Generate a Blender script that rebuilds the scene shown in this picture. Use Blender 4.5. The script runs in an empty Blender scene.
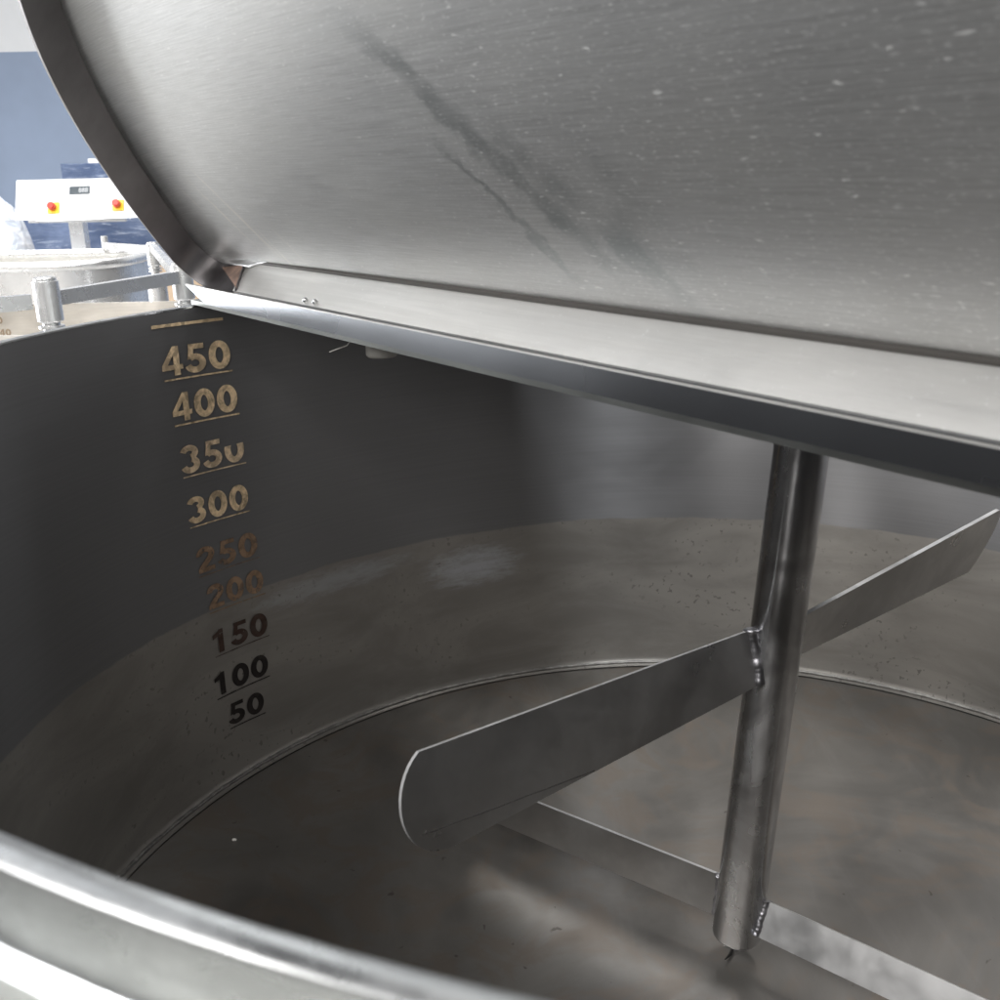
import bpy, bmesh, math, random
from math import sin, cos, pi, radians, hypot, sqrt, atan2
from mathutils import Vector, Matrix, noise

random.seed(7)
S = bpy.context.scene
COL = S.collection

# ------------------------------------------------------------------ camera
PITCH, ROLL = 0.3100485609, -0.020891608
CAM = Vector((-0.17626403, -0.64118887, 0.60543741))
_cp, _sp, _cr, _sr = cos(PITCH), sin(PITCH), cos(ROLL), sin(ROLL)
FWD = Vector((0, _cp, -_sp))
_rt, _up = Vector((1, 0, 0)), Vector((0, _sp, _cp))
RGT = _cr * _rt + _sr * _up
UPV = -_sr * _rt + _cr * _up
cd = bpy.data.cameras.new('camera')
cam = bpy.data.objects.new('camera', cd)
COL.objects.link(cam)
cam.matrix_world = Matrix(((RGT.x, UPV.x, -FWD.x, CAM.x), (RGT.y, UPV.y, -FWD.y, CAM.y),
                           (RGT.z, UPV.z, -FWD.z, CAM.z), (0, 0, 0, 1)))
cd.sensor_width = 36.0
cd.lens = 36.0 * 1.0287046
cd.clip_start, cd.clip_end = 0.01, 100
cd.dof.use_dof = True
cd.dof.focus_distance = 0.95
cd.dof.aperture_fstop = 19.0
S.camera = cam

# ------------------------------------------------------------------ world: a dim workshop seen as soft light and dark directions
W = bpy.data.worlds.new('World')
S.world = W
W.use_nodes = True
nt = W.node_tree
nt.nodes.clear()
w_out = nt.nodes.new('ShaderNodeOutputWorld')
w_bg = nt.nodes.new('ShaderNodeBackground')
nt.links.new(w_bg.outputs[0], w_out.inputs[0])
w_tc = nt.nodes.new('ShaderNodeTexCoord')


def w_lobe(direction, lo, hi, colour, prev):
    """add colour * smoothstep(lo, hi, dir . ray) to the sky colour"""
    d = nt.nodes.new('ShaderNodeVectorMath'); d.operation = 'DOT_PRODUCT'
    nt.links.new(w_tc.outputs['Generated'], d.inputs[0])
    d.inputs[1].default_value = Vector(direction).normalized()
    m = nt.nodes.new('ShaderNodeMapRange'); m.interpolation_type = 'SMOOTHSTEP'
    m.inputs['From Min'].default_value, m.inputs['From Max'].default_value = lo, hi
    nt.links.new(d.outputs['Value'], m.inputs['Value'])
    x = nt.nodes.new('ShaderNodeMix'); x.data_type = 'RGBA'; x.clamp_factor = True
    nt.links.new(m.outputs[0], x.inputs['Factor'])
    if isinstance(prev, tuple):
        x.inputs[6].default_value = (*prev, 1)
    else:
        nt.links.new(prev, x.inputs[6])
    x.inputs[7].default_value = (*colour, 1)
    return x.outputs[2]


sky = (0.05, 0.05, 0.053)
sky = w_lobe((-0.10, 0.30, 0.95), 0.35, 0.85, (0.12, 0.12, 0.125), sky)        # pale ceiling
sky = w_lobe((-0.75, -0.62, 0.12), 0.75, 0.95, (0.20, 0.19, 0.175), sky)      # wall behind and to the left
sky = w_lobe((-1.0, -0.14, -0.06), 0.93, 0.99, (0.24, 0.245, 0.26), sky)       # glow added on the left to brighten the front flange
sky = w_lobe((0.40, -0.90, 0.15), 0.990, 0.998, (1.0, 1.05, 1.15), sky)       # narrow gap of daylight behind
nt.links.new(sky, w_bg.inputs['Color'])
w_bg.inputs['Strength'].default_value = 1.0


def area(name, loc, target, sx, sy, power, colour):
    l = bpy.data.lights.new(name, 'AREA')
    l.shape = 'RECTANGLE'; l.size, l.size_y = sx, sy
    l.energy = power; l.color = colour
    o = bpy.data.objects.new(name, l)
    COL.objects.link(o)
    o.location = loc
    o.rotation_euler = (Vector(target) - Vector(loc)).to_track_quat('-Z', 'Y').to_euler()
    return o


def vat_light(name, az, el, w, h, power, colour, dist=4.0):
    """unseen area lamp aimed at the vat from direction az, el"""
    a, e = radians(az), radians(el)
    c = Vector((0, 0, 0.5))
    p = c + dist * Vector((cos(a) * cos(e), sin(a) * cos(e), sin(e)))
    return area(name, p, c, w, h, power, colour)


DAY, WARM = (0.95, 0.975, 1.0), (1.0, 0.975, 0.95)
vat_light('added_left_light', 158, -6, 1.2, 1.4, 110, DAY)  # lamp added low on the left to brighten the lid
vat_light('added_strip_light', 198, 40, 1.2, 0.9, 72, DAY)  # lamp added to brighten the hinge strip
vat_light('added_lip_light', 140, 38, 2.0, 1.4, 12, DAY)  # weak lamp added for a bright rim lip
vat_light('rear_fill_light', 240, 20, 0.6, 1.0, 60, WARM)  # unseen lamps added behind, fitted to brighten lid, floor and right wall
vat_light('rear_fill_light', 221, 38, 0.8, 1.0, 66, WARM)
vat_light('rear_fill_light', 243, 41, 0.5, 1.0, 38, WARM)
vat_light('rear_fill_light', 262.5, 38, 0.34, 1.2, 34, WARM)  # narrow lamps added for upright streaks on the far wall
vat_light('rear_fill_light', 287.5, 38, 0.14, 1.4, 7, DAY)
vat_light('overhead_light', 183, 52, 1.2, 1.0, 45, WARM)  # overhead lamp added to lift the right wall
vat_light('overhead_light', 294, 58, 0.22, 2.2, 85, DAY)  # narrow overhead lamps added for wall streaks and fill
vat_light('overhead_light', 265, 60, 0.18, 2.0, 40, WARM)
vat_light('overhead_light', 55, 70, 1.0, 0.8, 84, WARM)
bgl = area('background_fill_light', (-1.9, 3.3, 2.7), (-1.9, 3.25, 0.3), 2.4, 1.8, 68, (1.0, 0.99, 0.98))  # lamp added to light the background objects
bgl.data.spread = radians(110)

S.render.engine = 'CYCLES'
S.view_settings.view_transform = 'Standard'
S.view_settings.look = 'None'
S.view_settings.exposure = 0.0
S.view_settings.gamma = 1.0
S.view_settings.use_curve_mapping = False
S.cycles.use_denoising = True
S.cycles.max_bounces = 14
S.cycles.glossy_bounces = 8
S.cycles.diffuse_bounces = 4
S.cycles.transparent_max_bounces = 12
S.cycles.sample_clamp_indirect = 4.0
S.cycles.caustics_reflective = True


# ------------------------------------------------------------------ materials
class NM:
    """small helper round a material's node tree"""
    def __init__(self, name):
        self.m = bpy.data.materials.new(name)
        self.m.use_nodes = True
        self.t = self.m.node_tree
        self.n = self.t.nodes
        self.b = self.n['Principled BSDF']
        self.out = self.n['Material Output']
        self.tc = self.n.new('ShaderNodeTexCoord').outputs['Object']

    def link(self, a, b):
        self.t.links.new(a, b)

    def math(self, op, a, b=None, c=None, clamp=False):
        x = self.n.new('ShaderNodeMath'); x.operation = op; x.use_clamp = clamp
        for i, v in enumerate((a, b, c)):
            if v is None:
                continue
            if isinstance(v, (int, float)):
                x.inputs[i].default_value = v
            else:
                self.link(v, x.inputs[i])
        return x.outputs[0]

    def scaled(self, vec, sc, loc=(0, 0, 0), rot=(0, 0, 0)):
        x = self.n.new('ShaderNodeMapping')
        x.inputs['Scale'].default_value = sc
        x.inputs['Location'].default_value = loc
        x.inputs['Rotation'].default_value = rot
        self.link(vec, x.inputs['Vector'])
        return x.outputs[0]

    def noise(self, vec, scale=5.0, detail=4, rough=0.55, dist=0.0):
        x = self.n.new('ShaderNodeTexNoise')
        x.inputs['Scale'].default_value = scale
        x.inputs['Detail'].default_value = detail
        x.inputs['Roughness'].default_value = rough
        x.inputs['Distortion'].default_value = dist
        self.link(vec, x.inputs['Vector'])
        return x.outputs['Fac']

    def ramp(self, v, lo, hi, a=0.0, b=1.0, smooth=True):
        x = self.n.new('ShaderNodeMapRange')
        x.interpolation_type = 'SMOOTHSTEP' if smooth else 'LINEAR'
        x.inputs['From Min'].default_value, x.inputs['From Max'].default_value = lo, hi
        x.inputs['To Min'].default_value, x.inputs['To Max'].default_value = a, b
        if isinstance(v, (int, float)):
            x.inputs['Value'].default_value = v
        else:
            self.link(v, x.inputs['Value'])
        return x.outputs[0]

    def mix(self, f, a, b):
        x = self.n.new('ShaderNodeMix'); x.data_type = 'RGBA'; x.clamp_factor = True
        if isinstance(f, (int, float)):
            x.inputs['Factor'].default_value = f
        else:
            self.link(f, x.inputs['Factor'])
        for s, v in ((6, a), (7, b)):
            if isinstance(v, tuple):
                x.inputs[s].default_value = (*v, 1)
            else:
                self.link(v, x.inputs[s])
        return x.outputs[2]

    def bump(self, h, strength, dist=0.001):
        x = self.n.new('ShaderNodeBump')
        x.inputs['Strength'].default_value = strength
        x.inputs['Distance'].default_value = dist
        self.link(h, x.inputs['Height'])
        self.link(x.outputs[0], self.b.inputs['Normal'])
        return x

    def cyl(self):
        """(arc length, radius, z) coordinates round the vat's axis"""
        s = self.n.new('ShaderNodeSeparateXYZ'); self.link(self.tc, s.inputs[0])
        a = self.math('ARCTAN2', s.outputs[1], s.outputs[0])
        arc = self.math('MULTIPLY', a, 0.55)
        c = self.n.new('ShaderNodeCombineXYZ')
        self.link(arc, c.inputs[0]); self.link(s.outputs[2], c.inputs[2])
        return c.outputs[0], arc, s.outputs[2]

    def set(self, **kw):
        for k, v in kw.items():
            k = k.replace('_', ' ').capitalize() if k != 'IOR' else k
            for inp in self.b.inputs:
                if inp.name.lower() == k.lower():
                    if isinstance(v, tuple):
                        inp.default_value = (*v, 1) if len(v) == 3 and inp.type == 'RGBA' else v
                    elif isinstance(v, (int, float)):
                        inp.default_value = v
                    else:
                        self.link(v, inp)
                    break
        return self


def steel(name, base, rough, brush=(3, 60, 300), blotch=6.0, var=0.12, rvar=0.10, bump=0.06, brush_vec=None, specks=0.0, metal=1.0):
    k = NM(name)
    v = brush_vec or k.tc
    big = k.noise(k.tc, blotch, 5, 0.6, 0.6)
    fine = k.noise(k.scaled(v, brush), 1.0, 3, 0.6)
    c = k.mix(k.ramp(big, 0.3, 0.7), tuple(x * (1 - var) for x in base), tuple(min(1, x * (1 + var)) for x in base))
    c = k.mix(k.ramp(fine, 0.35, 0.65, 0.0, 0.35), c, tuple(x * 0.72 for x in base))
    r = k.math('ADD', k.ramp(big, 0.25, 0.75, rough - rvar, rough + rvar), k.ramp(fine, 0.3, 0.7, -0.04, 0.05))
    if specks:
        sp = k.noise(k.scaled(k.tc, (1, 1, 1)), 420, 1, 0.5)
        c = k.mix(k.ramp(sp, 0.70, 0.76, 0, specks), c, tuple(min(1, x * 1.6) for x in base))
        r = k.math('ADD', r, k.ramp(sp, 0.70, 0.76, 0, 0.2))
    k.set(base_color=c, metallic=metal, roughness=r)
    if bump:
        k.bump(fine, bump, 0.0006)
    return k.m


def plain(name, base, rough=0.5, metallic=0.0, var=0.08, scale=8.0, bump=0.0):
    k = NM(name)
    big = k.noise(k.tc, scale, 4, 0.6)
    c = k.mix(k.ramp(big, 0.3, 0.7), tuple(x * (1 - var) for x in base), tuple(min(1, x * (1 + var)) for x in base))
    k.set(base_color=c, metallic=metallic, roughness=k.ramp(big, 0.3, 0.7, max(0.02, rough - 0.06), rough + 0.06))
    if bump:
        k.bump(big, bump, 0.004)
    return k.m


def wall_material():
    """inner wall: polished above the old fill line, duller and filmed below it"""
    k = NM('polished_and_filmed_steel')
    cyl, arc, z = k.cyl()
    wob = k.noise(k.scaled(cyl, (7, 1, 14)), 1.0, 4, 0.6)
    edge = k.math('SUBTRACT', z, k.ramp(wob, 0.2, 0.8, -0.003, 0.003))
    low = k.ramp(edge, 0.1985, 0.1960)                       # 1 below the line
    brush = k.noise(k.scaled(cyl, (4, 1, 420)), 1.0, 3, 0.6)
    film = k.noise(k.scaled(cyl, (6, 1, 16)), 1.0, 6, 0.65, 0.8)
    drops = k.noise(k.scaled(cyl, (1, 1, 0.9)), 150, 2, 0.5)
    dmask = k.math('MULTIPLY', k.ramp(drops, 0.615, 0.66), k.math('MULTIPLY', low, k.ramp(film, 0.45, 0.66)))
    # splash of dried film beside the numbers
    rag = k.noise(k.scaled(cyl, (26, 1, 120)), 1.0, 7, 0.75)
    rag = k.ramp(rag, 0.25, 0.75, -0.7, 0.7)

    def patch(az, zc, hw, hz):
        sx = k.math('DIVIDE', k.math('SUBTRACT', arc, radians(az) * 0.55), hw)
        sz = k.math('DIVIDE', k.math('SUBTRACT', z, zc), hz)
        r2 = k.math('ADD', k.math('MULTIPLY', sx, sx), k.math('MULTIPLY', sz, sz))
        return k.ramp(k.math('ADD', r2, rag), 1.5, -0.3)
    splash = k.math('MAXIMUM', patch(112.5, 0.155, 0.060, 0.024), k.math('MULTIPLY', patch(131, 0.178, 0.100, 0.014), 0.7))
    splash = k.math('MULTIPLY', splash, low)
    up_c = k.mix(k.ramp(brush, 0.35, 0.65), (0.197, 0.197, 0.202), (0.208, 0.208, 0.213))
    lo_c = k.mix(k.ramp(film, 0.3, 0.7), (0.245, 0.234, 0.218), (0.330, 0.315, 0.292))
    c = k.mix(low, up_c, lo_c)
    c = k.mix(k.math('MULTIPLY', splash, 0.70), c, (0.52, 0.54, 0.58))
    c = k.mix(k.math('MULTIPLY', dmask, 0.8), c, (0.16, 0.15, 0.14))
    r = k.math('ADD', k.ramp(low, 0, 1, 0.30, 0.34), k.ramp(film, 0.3, 0.7, -0.02, 0.03))
    r = k.math('ADD', r, k.math('MULTIPLY', splash, 0.10))
    k.set(base_color=c, metallic=k.ramp(low, 0, 1, 0.58, 0.60), roughness=r)
    k.set(anisotropic=k.ramp(low, 0, 1, 1.0, 0.8))
    tg = k.n.new('ShaderNodeTangent'); tg.direction_type = 'RADIAL'; tg.axis = 'Z'
    k.link(tg.outputs[0], k.b.inputs['Tangent'])
    k.set(anisotropic_rotation=0.25)
    h = k.math('ADD', k.math('MULTIPLY', brush, 0.015), k.math('MULTIPLY', dmask, 1.5))
    k.bump(h, 0.05, 0.001)
    return k.m


def lid_material():
    """underside of the lid: brushed along the hinge, water streaks and dust"""
    k = NM('brushed_lid_steel')
    L = lid_inverse()
    # lid coordinates (u along hinge, v across)
    def dotp(ax, off):
        d = k.n.new('ShaderNodeVectorMath'); d.operation = 'DOT_PRODUCT'
        k.link(k.tc, d.inputs[0]); d.inputs[1].default_value = ax
        return k.math('SUBTRACT', d.outputs['Value'], off)
    u = dotp(LT, LO.dot(LT)); v = dotp(LV, LO.dot(LV))
    cc = k.n.new('ShaderNodeCombineXYZ'); k.link(u, cc.inputs[0]); k.link(v, cc.inputs[1])
    uv = cc.outputs[0]
    brush = k.noise(k.scaled(uv, (26, 1500, 1)), 1.0, 3, 0.65)
    brush2 = k.noise(k.scaled(uv, (9, 420, 1)), 1.0, 4, 0.65)
    big = k.noise(uv, 7, 5, 0.6, 0.2)
    cloud = k.noise(uv, 16, 4, 0.55, 0.4)
    edge_n = k.noise(uv, 38, 4, 0.6)

    def run(u0, v0, slope, w, vlo, vhi):
        """a water run down the panel: a slanting band with ragged edges"""
        s_ = k.math('SUBTRACT', k.math('SUBTRACT', u, u0), k.math('MULTIPLY', k.math('SUBTRACT', v0, v), slope))
        s_ = k.math('ADD', s_, k.ramp(edge_n, 0.25, 0.75, -0.008, 0.008))
        band = k.ramp(k.math('ABSOLUTE', s_), w, w * 0.25)
        ends = k.math('MULTIPLY', k.ramp(v, vlo - 0.015, vlo + 0.02), k.ramp(v, vhi + 0.03, vhi - 0.03))
        return k.math('MULTIPLY', band, ends)
    runs = k.math('MAXIMUM', run(0.004, 0.140, 0.40, 0.017, 0.02, 0.17), run(0.040, 0.110, 0.42, 0.016, 0.01, 0.12))
    runs = k.math('MAXIMUM', runs, run(-0.012, 0.10, 0.30, 0.006, 0.01, 0.10))
    runs = k.math('MAXIMUM', runs, k.math('MULTIPLY', run(0.072, 0.100, 0.10, 0.034, 0.03, 0.10), 0.75))
    sm = k.math('MULTIPLY', runs, k.ramp(cloud, 0.30, 0.62))
    dust = k.noise(k.scaled(uv, (0.30, 1, 1)), 820, 2, 0.5)
    right = k.ramp(u, -0.15, 0.10, 0.35, 1.0)
    dm = k.ramp(dust, 0.58, 0.72, 0, 0.55)
    dust2 = k.noise(k.scaled(uv, (0.33, 1, 1), loc=(3, 1, 0)), 420, 2, 0.5)
    dm = k.math('MULTIPLY', k.math('MAXIMUM', dm, k.ramp(dust2, 0.66, 0.74, 0, 1.0)), right)
    scuff = k.noise(k.scaled(uv, (60, 8, 1), rot=(0, 0, radians(35))), 1.0, 4, 0.6, 0.5)
    sc = k.math('MULTIPLY', k.ramp(scuff, 0.60, 0.72), k.math('MULTIPLY', k.ramp(u, -0.24, -0.34), k.ramp(v, 0.16, 0.06)))
    c = k.mix(k.ramp(brush, 0.3, 0.7), (0.50, 0.502, 0.50), (0.64, 0.642, 0.64))
    c = k.mix(k.ramp(big, 0.35, 0.7, 0, 0.3), c, (0.50, 0.49, 0.46))
    c = k.mix(k.math('MULTIPLY', sm, 0.66), c, (0.27, 0.295, 0.30))
    c = k.mix(k.math('MULTIPLY', sc, 0.35), c, (0.86, 0.80, 0.70))
    c = k.mix(k.math('MULTIPLY', dm, 0.65), c, (0.95, 0.95, 0.93))
    r = k.math('ADD', k.ramp(big, 0.3, 0.7, 0.43, 0.49), k.ramp(brush2, 0.3, 0.7, -0.02, 0.02))
    r = k.math('SUBTRACT', r, k.math('MULTIPLY', sm, 0.08))
    k.set(base_color=c, metallic=k.math('SUBTRACT', 0.76, k.math('MULTIPLY', dm, 0.4)), roughness=r)
    h = k.math('ADD', k.math('MULTIPLY', brush, 0.35), k.math('MULTIPLY', dm, 0.8))
    k.bump(h, 0.05, 0.001)
    return k.m


def floor_material():
    k = NM('stained_floor_steel')
    big = k.noise(k.tc, 3.6, 6, 0.62, 1.2)
    mid = k.noise(k.tc, 13, 5, 0.65, 1.5)
    wipe = k.noise(k.scaled(k.tc, (30, 6, 1), rot=(0, 0, 0.5)), 1.0, 4, 0.6, 0.6)
    spots = k.noise(k.tc, 62, 2, 0.5, 0.3)
    c = k.mix(k.ramp(big, 0.3, 0.7), (0.150, 0.143, 0.133), (0.225, 0.215, 0.200))
    c = k.mix(k.ramp(mid, 0.46, 0.62, 0, 0.55), c, (0.20, 0.165, 0.135))
    c = k.mix(k.ramp(wipe, 0.5, 0.75, 0, 0.16), c, (0.28, 0.27, 0.26))
    c = k.mix(k.ramp(k.math('ADD', spots, k.ramp(big, 0.35, 0.65, -0.04, 0.015)), 0.715, 0.75, 0, 0.7), c, (0.07, 0.06, 0.052))
    r = k.math('ADD', k.ramp(big, 0.3, 0.7, 0.36, 0.45), k.ramp(mid, 0.3, 0.7, -0.06, 0.06))
    k.set(base_color=c, metallic=0.62, roughness=r)
    k.bump(mid, 0.08, 0.002)
    return k.m


def mark_material(name, colour, wear, core):
    """etched figures: matte, toned as lit or shaded, worn through in patches"""
    k = NM(name)
    n1 = k.noise(k.tc, 110, 4, 0.65, 0.4)
    n2 = k.noise(k.tc, 45, 3, 0.6, 0.8)
    n3 = k.noise(k.tc, 190, 3, 0.6)
    c = k.mix(k.ramp(n1, 0.3, 0.7), tuple(x * 0.65 for x in colour), tuple(x * 1.2 for x in colour))
    c = k.mix(k.ramp(n2, 0.50, 0.60, 0, core), c, (0.10, 0.085, 0.075))
    k.set(base_color=c, metallic=0.0, roughness=0.75)
    k.b.inputs['Specular IOR Level'].default_value = 0.25
    tr = k.n.new('ShaderNodeBsdfTransparent')
    mx = k.n.new('ShaderNodeMixShader')
    f = k.math('MULTIPLY', k.ramp(k.math('ADD', n3, k.math('MULTIPLY', n2, 0.6)), wear, wear + 0.08), 0.85)
    k.link(f, mx.inputs[0]); k.link(k.b.outputs[0], mx.inputs[1]); k.link(tr.outputs[0], mx.inputs[2])
    k.link(mx.outputs[0], k.out.inputs[0])
    return k.m


# ------------------------------------------------------------------ geometry helpers
def V(*a):
    return Vector(a)


def mesh_obj(name, bm, mat, parent=None, smooth=None, label=None):
    bmesh.ops.recalc_face_normals(bm, faces=bm.faces)
    me = bpy.data.meshes.new(name)
    bm.to_mesh(me); bm.free()
    return link_mesh(name, me, mat, parent, smooth, label)


def link_mesh(name, me, mat, parent=None, smooth=None, label=None):
    o = bpy.data.objects.new(name, me)
    COL.objects.link(o)
    if mat:
        me.materials.clear(); me.materials.append(mat)
    if parent is not None:
        set_parent(o, parent)
    if smooth is not None:
        for p in me.polygons:
            p.use_smooth = True
        me.set_sharp_from_angle(angle=radians(smooth))
    if label:
        o['label'] = label
    return o


def world_loc(o):
    x = Vector((0, 0, 0))
    while o is not None:
        x = x + o.location
        o = o.parent
    return x


def set_parent(o, parent):
    # meshes are written in world coordinates; the offset undoes the parent's place
    off = -true_origin(parent)
    o.parent = parent
    o.location = off
    ORIGIN[o.name] = Vector((0, 0, 0))


ORIGIN = {}


def true_origin(o):
    return ORIGIN.get(o.name, Vector((0, 0, 0)))


def thing(name, label, cat, loc, group=None):
    o = bpy.data.objects.new(name, None)
    o.empty_display_size = 0.05
    COL.objects.link(o)
    o.location = loc
    ORIGIN[o.name] = Vector(loc)
    o['label'] = label; o['category'] = cat
    if group:
        o['group'] = group
    return o


def tag(o, label, cat, group=None):
    o['label'] = label; o['category'] = cat
    if group:
        o['group'] = group


def add_lathe(bm, prof, seg=160, a0=0.0, a1=2 * pi, centre=(0, 0), closed_profile=False):
    full = abs(a1 - a0 - 2 * pi) < 1e-6
    n = seg if full else seg + 1
    rings = []
    for i in range(n):
        a = a0 + (a1 - a0) * i / seg
        rings.append([bm.verts.new((centre[0] + r * cos(a), centre[1] + r * sin(a), z)) for r, z in prof])
    m = len(prof)
    for i in range(seg):
        A, B = rings[i], rings[(i + 1) % n]
        for j in range(m if closed_profile else m - 1):
            q = [A[j], B[j], B[(j + 1) % m], A[(j + 1) % m]]
            bm.faces.new(q)
    return rings


def add_tube(bm, pts, r, seg=16, caps=True, radii=None):
    pts = [Vector(p) for p in pts]
    rings = []
    up = None
    for i, p in enumerate(pts):
        t = (pts[min(i + 1, len(pts) - 1)] - pts[max(i - 1, 0)]).normalized()
        if up is None:
            up = t.orthogonal().normalized()
        up = (up - t * up.dot(t)).normalized()
        s = t.cross(up)
        rr = radii[i] if radii else r
        rings.append([bm.verts.new(p + (up * cos(2 * pi * j / seg) + s * sin(2 * pi * j / seg)) * rr) for j in range(seg)])
    for a, b in zip(rings, rings[1:]):
        for j in range(seg):
            bm.faces.new((a[j], a[(j + 1) % seg], b[(j + 1) % seg], b[j]))
    if caps:
        bm.faces.new(rings[0][::-1]); bm.faces.new(rings[-1])


def add_prism(bm, poly, d):
    """closed solid: the polygon extruded by the vector d"""
    a = [bm.verts.new(p) for p in poly]
    b = [bm.verts.new(Vector(p) + Vector(d)) for p in poly]
    bm.faces.new(a[::-1]); bm.faces.new(b)
    n = len(a)
    for i in range(n):
        bm.faces.new((a[i], a[(i + 1) % n], b[(i + 1) % n], b[i]))


def add_box(bm, x0, x1, y0, y1, z0, z1):
    add_prism(bm, [(x0, y0, z0), (x1, y0, z0), (x1, y1, z0), (x0, y1, z0)], (0, 0, z1 - z0))


def add_beam(bm, p0, p1, wdt, hgt):
    p0, p1 = Vector(p0), Vector(p1)
    t = (p1 - p0).normalized()
    s = t.cross(Vector((0, 0, 1))).normalized() * (wdt / 2)
    u = s.cross(t).normalized() * (hgt / 2)
    add_prism(bm, [p0 - s - u, p0 + s - u, p0 + s + u, p0 - s + u], p1 - p0)


def bevel(bm, w, seg=2, angle=25):
    es = [e for e in bm.edges if len(e.link_faces) == 2 and e.calc_face_angle(0) > radians(angle)]
    bmesh.ops.bevel(bm, geom=es, offset=w, segments=seg, profile=0.6, affect='EDGES')


def text_mesh(body, bold=0.02):
    cu = bpy.data.curves.new('lettering', 'FONT')
    cu.body = body; cu.size = 1.0; cu.offset = bold
    cu.resolution_u = 6
    o = bpy.data.objects.new('lettering', cu)
    COL.objects.link(o)
    bpy.context.view_layer.update()
    dg = bpy.context.evaluated_depsgraph_get()
    me = bpy.data.meshes.new_from_object(o.evaluated_get(dg))
    bpy.data.objects.remove(o)
    bpy.data.curves.remove(cu)
    xs = [v.co.x for v in me.vertices]; ys = [v.co.y for v in me.vertices]
    return me, min(xs), max(xs), min(ys), max(ys)


def stroke(path, w, closed=False):
    """flat ribbon of width w along a polyline, mitred at the bends: list of quads"""
    n = len(path)
    L_, R_ = [], []
    for i, (x, y) in enumerate(path):
        pr = path[i - 1] if (i > 0 or closed) else None
        nx_ = path[(i + 1) % n] if (i < n - 1 or closed) else None
        ds = []
        if pr:
            d = hypot(x - pr[0], y - pr[1]); ds.append(((x - pr[0]) / d, (y - pr[1]) / d))
        if nx_:
            d = hypot(nx_[0] - x, nx_[1] - y); ds.append(((nx_[0] - x) / d, (nx_[1] - y) / d))
        tx = sum(d[0] for d in ds); ty = sum(d[1] for d in ds)
        l = hypot(tx, ty); tx /= l; ty /= l
        k_ = 1 / max(0.45, tx * ds[0][0] + ty * ds[0][1])
        L_.append((x - ty * w / 2 * k_, y + tx * w / 2 * k_)); R_.append((x + ty * w / 2 * k_, y - tx * w / 2 * k_))
    return [(L_[i], R_[i], R_[(i + 1) % n], L_[(i + 1) % n]) for i in range(n if closed else n - 1)]


def ell(cx, cy, rx, ry, a0, a1, n):
    return [(cx + rx * cos(radians(a0 + (a1 - a0) * i / n)), cy + ry * sin(radians(a0 + (a1 - a0) * i / n))) for i in range(n + 1)]


def digit(ch):
    """heavy sans-serif figure, cap height 1, about 0.68 wide"""
    w = 0.225
    if ch == '0':
        return stroke(ell(0.34, 0.5, 0.235, 0.40, 90, 450, 32)[:-1], w, True)
    if ch == '1':
        return [((0.27, 0), (0.475, 0), (0.475, 1), (0.27, 0.72)), ((0.27, 0.72), (0.475, 1), (0.32, 1), (0.27, 0.93)),
                ((0.06, 0.64), (0.27, 0.72), (0.27, 0.93), (0.06, 0.81))]
    if ch == '2':
        return stroke(ell(0.34, 0.695, 0.225, 0.205, 185, -20, 14) + [(0.50, 0.52), (0.36, 0.37), (0.22, 0.22), (0.15, 0.09)], w * 0.95) + \
            [((0.05, 0.0), (0.655, 0.0), (0.655, 0.18), (0.05, 0.18))]
    if ch == '3':
        return stroke(ell(0.31, 0.735, 0.215, 0.170, 170, -75, 14), w * 0.92) + \
            stroke(ell(0.315, 0.295, 0.235, 0.200, 75, -165, 16), w * 0.95)
    if ch == '4':
        return [((0.40, 0), (0.595, 0), (0.595, 0.20), (0.40, 0.20)), ((0.02, 0.20), (0.69, 0.20), (0.69, 0.37), (0.02, 0.37)),
                ((0.40, 0.37), (0.595, 0.37), (0.595, 1.0), (0.40, 1.0)), ((0.02, 0.37), (0.20, 0.37), (0.40, 0.70), (0.40, 1.0))]
    if ch == '5':
        return [((0.14, 0.82), (0.63, 0.82), (0.63, 1.0), (0.14, 1.0)), ((0.08, 0.47), (0.26, 0.49), (0.30, 0.82), (0.14, 0.82))] + \
            stroke(ell(0.315, 0.325, 0.245, 0.230, 128, -165, 18), w * 0.95)
    return []


def figures_mesh(body):
    me = bpy.data.meshes.new('figures')
    vs, fs = [], []
    adv = 0.775
    for i, ch in enumerate(body):
        for q in digit(ch):
            fs.append(tuple(range(len(vs), len(vs) + len(q))))
            vs += [(x + adv * i, y, 0) for x, y in q]
    me.from_pydata(vs, [], fs)
    xs = [v[0] for v in vs]
    return me, min(xs), max(xs), 0.0, 1.0


# ------------------------------------------------------------------ lid frame (hinge axis, across, inward normal)
LT = V(0.59103748, -0.80664410, 0)
LN = V(0.80664410, 0.59103748, 0)
LO = V(-0.15134094, -0.11088926, 0.51416810)
LV = V(-0.55215180, -0.40456802, 0.72900830)
LW = V(-0.58805024, -0.43087123, -0.68450485)
LID_R, LID_S, LID_DC = 0.5546, 0.0261, 0.2466


def lid_inverse():
    return None


def lid_pt(u, v, w):
    return LO + LT * u + LV * v + LW * w


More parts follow.
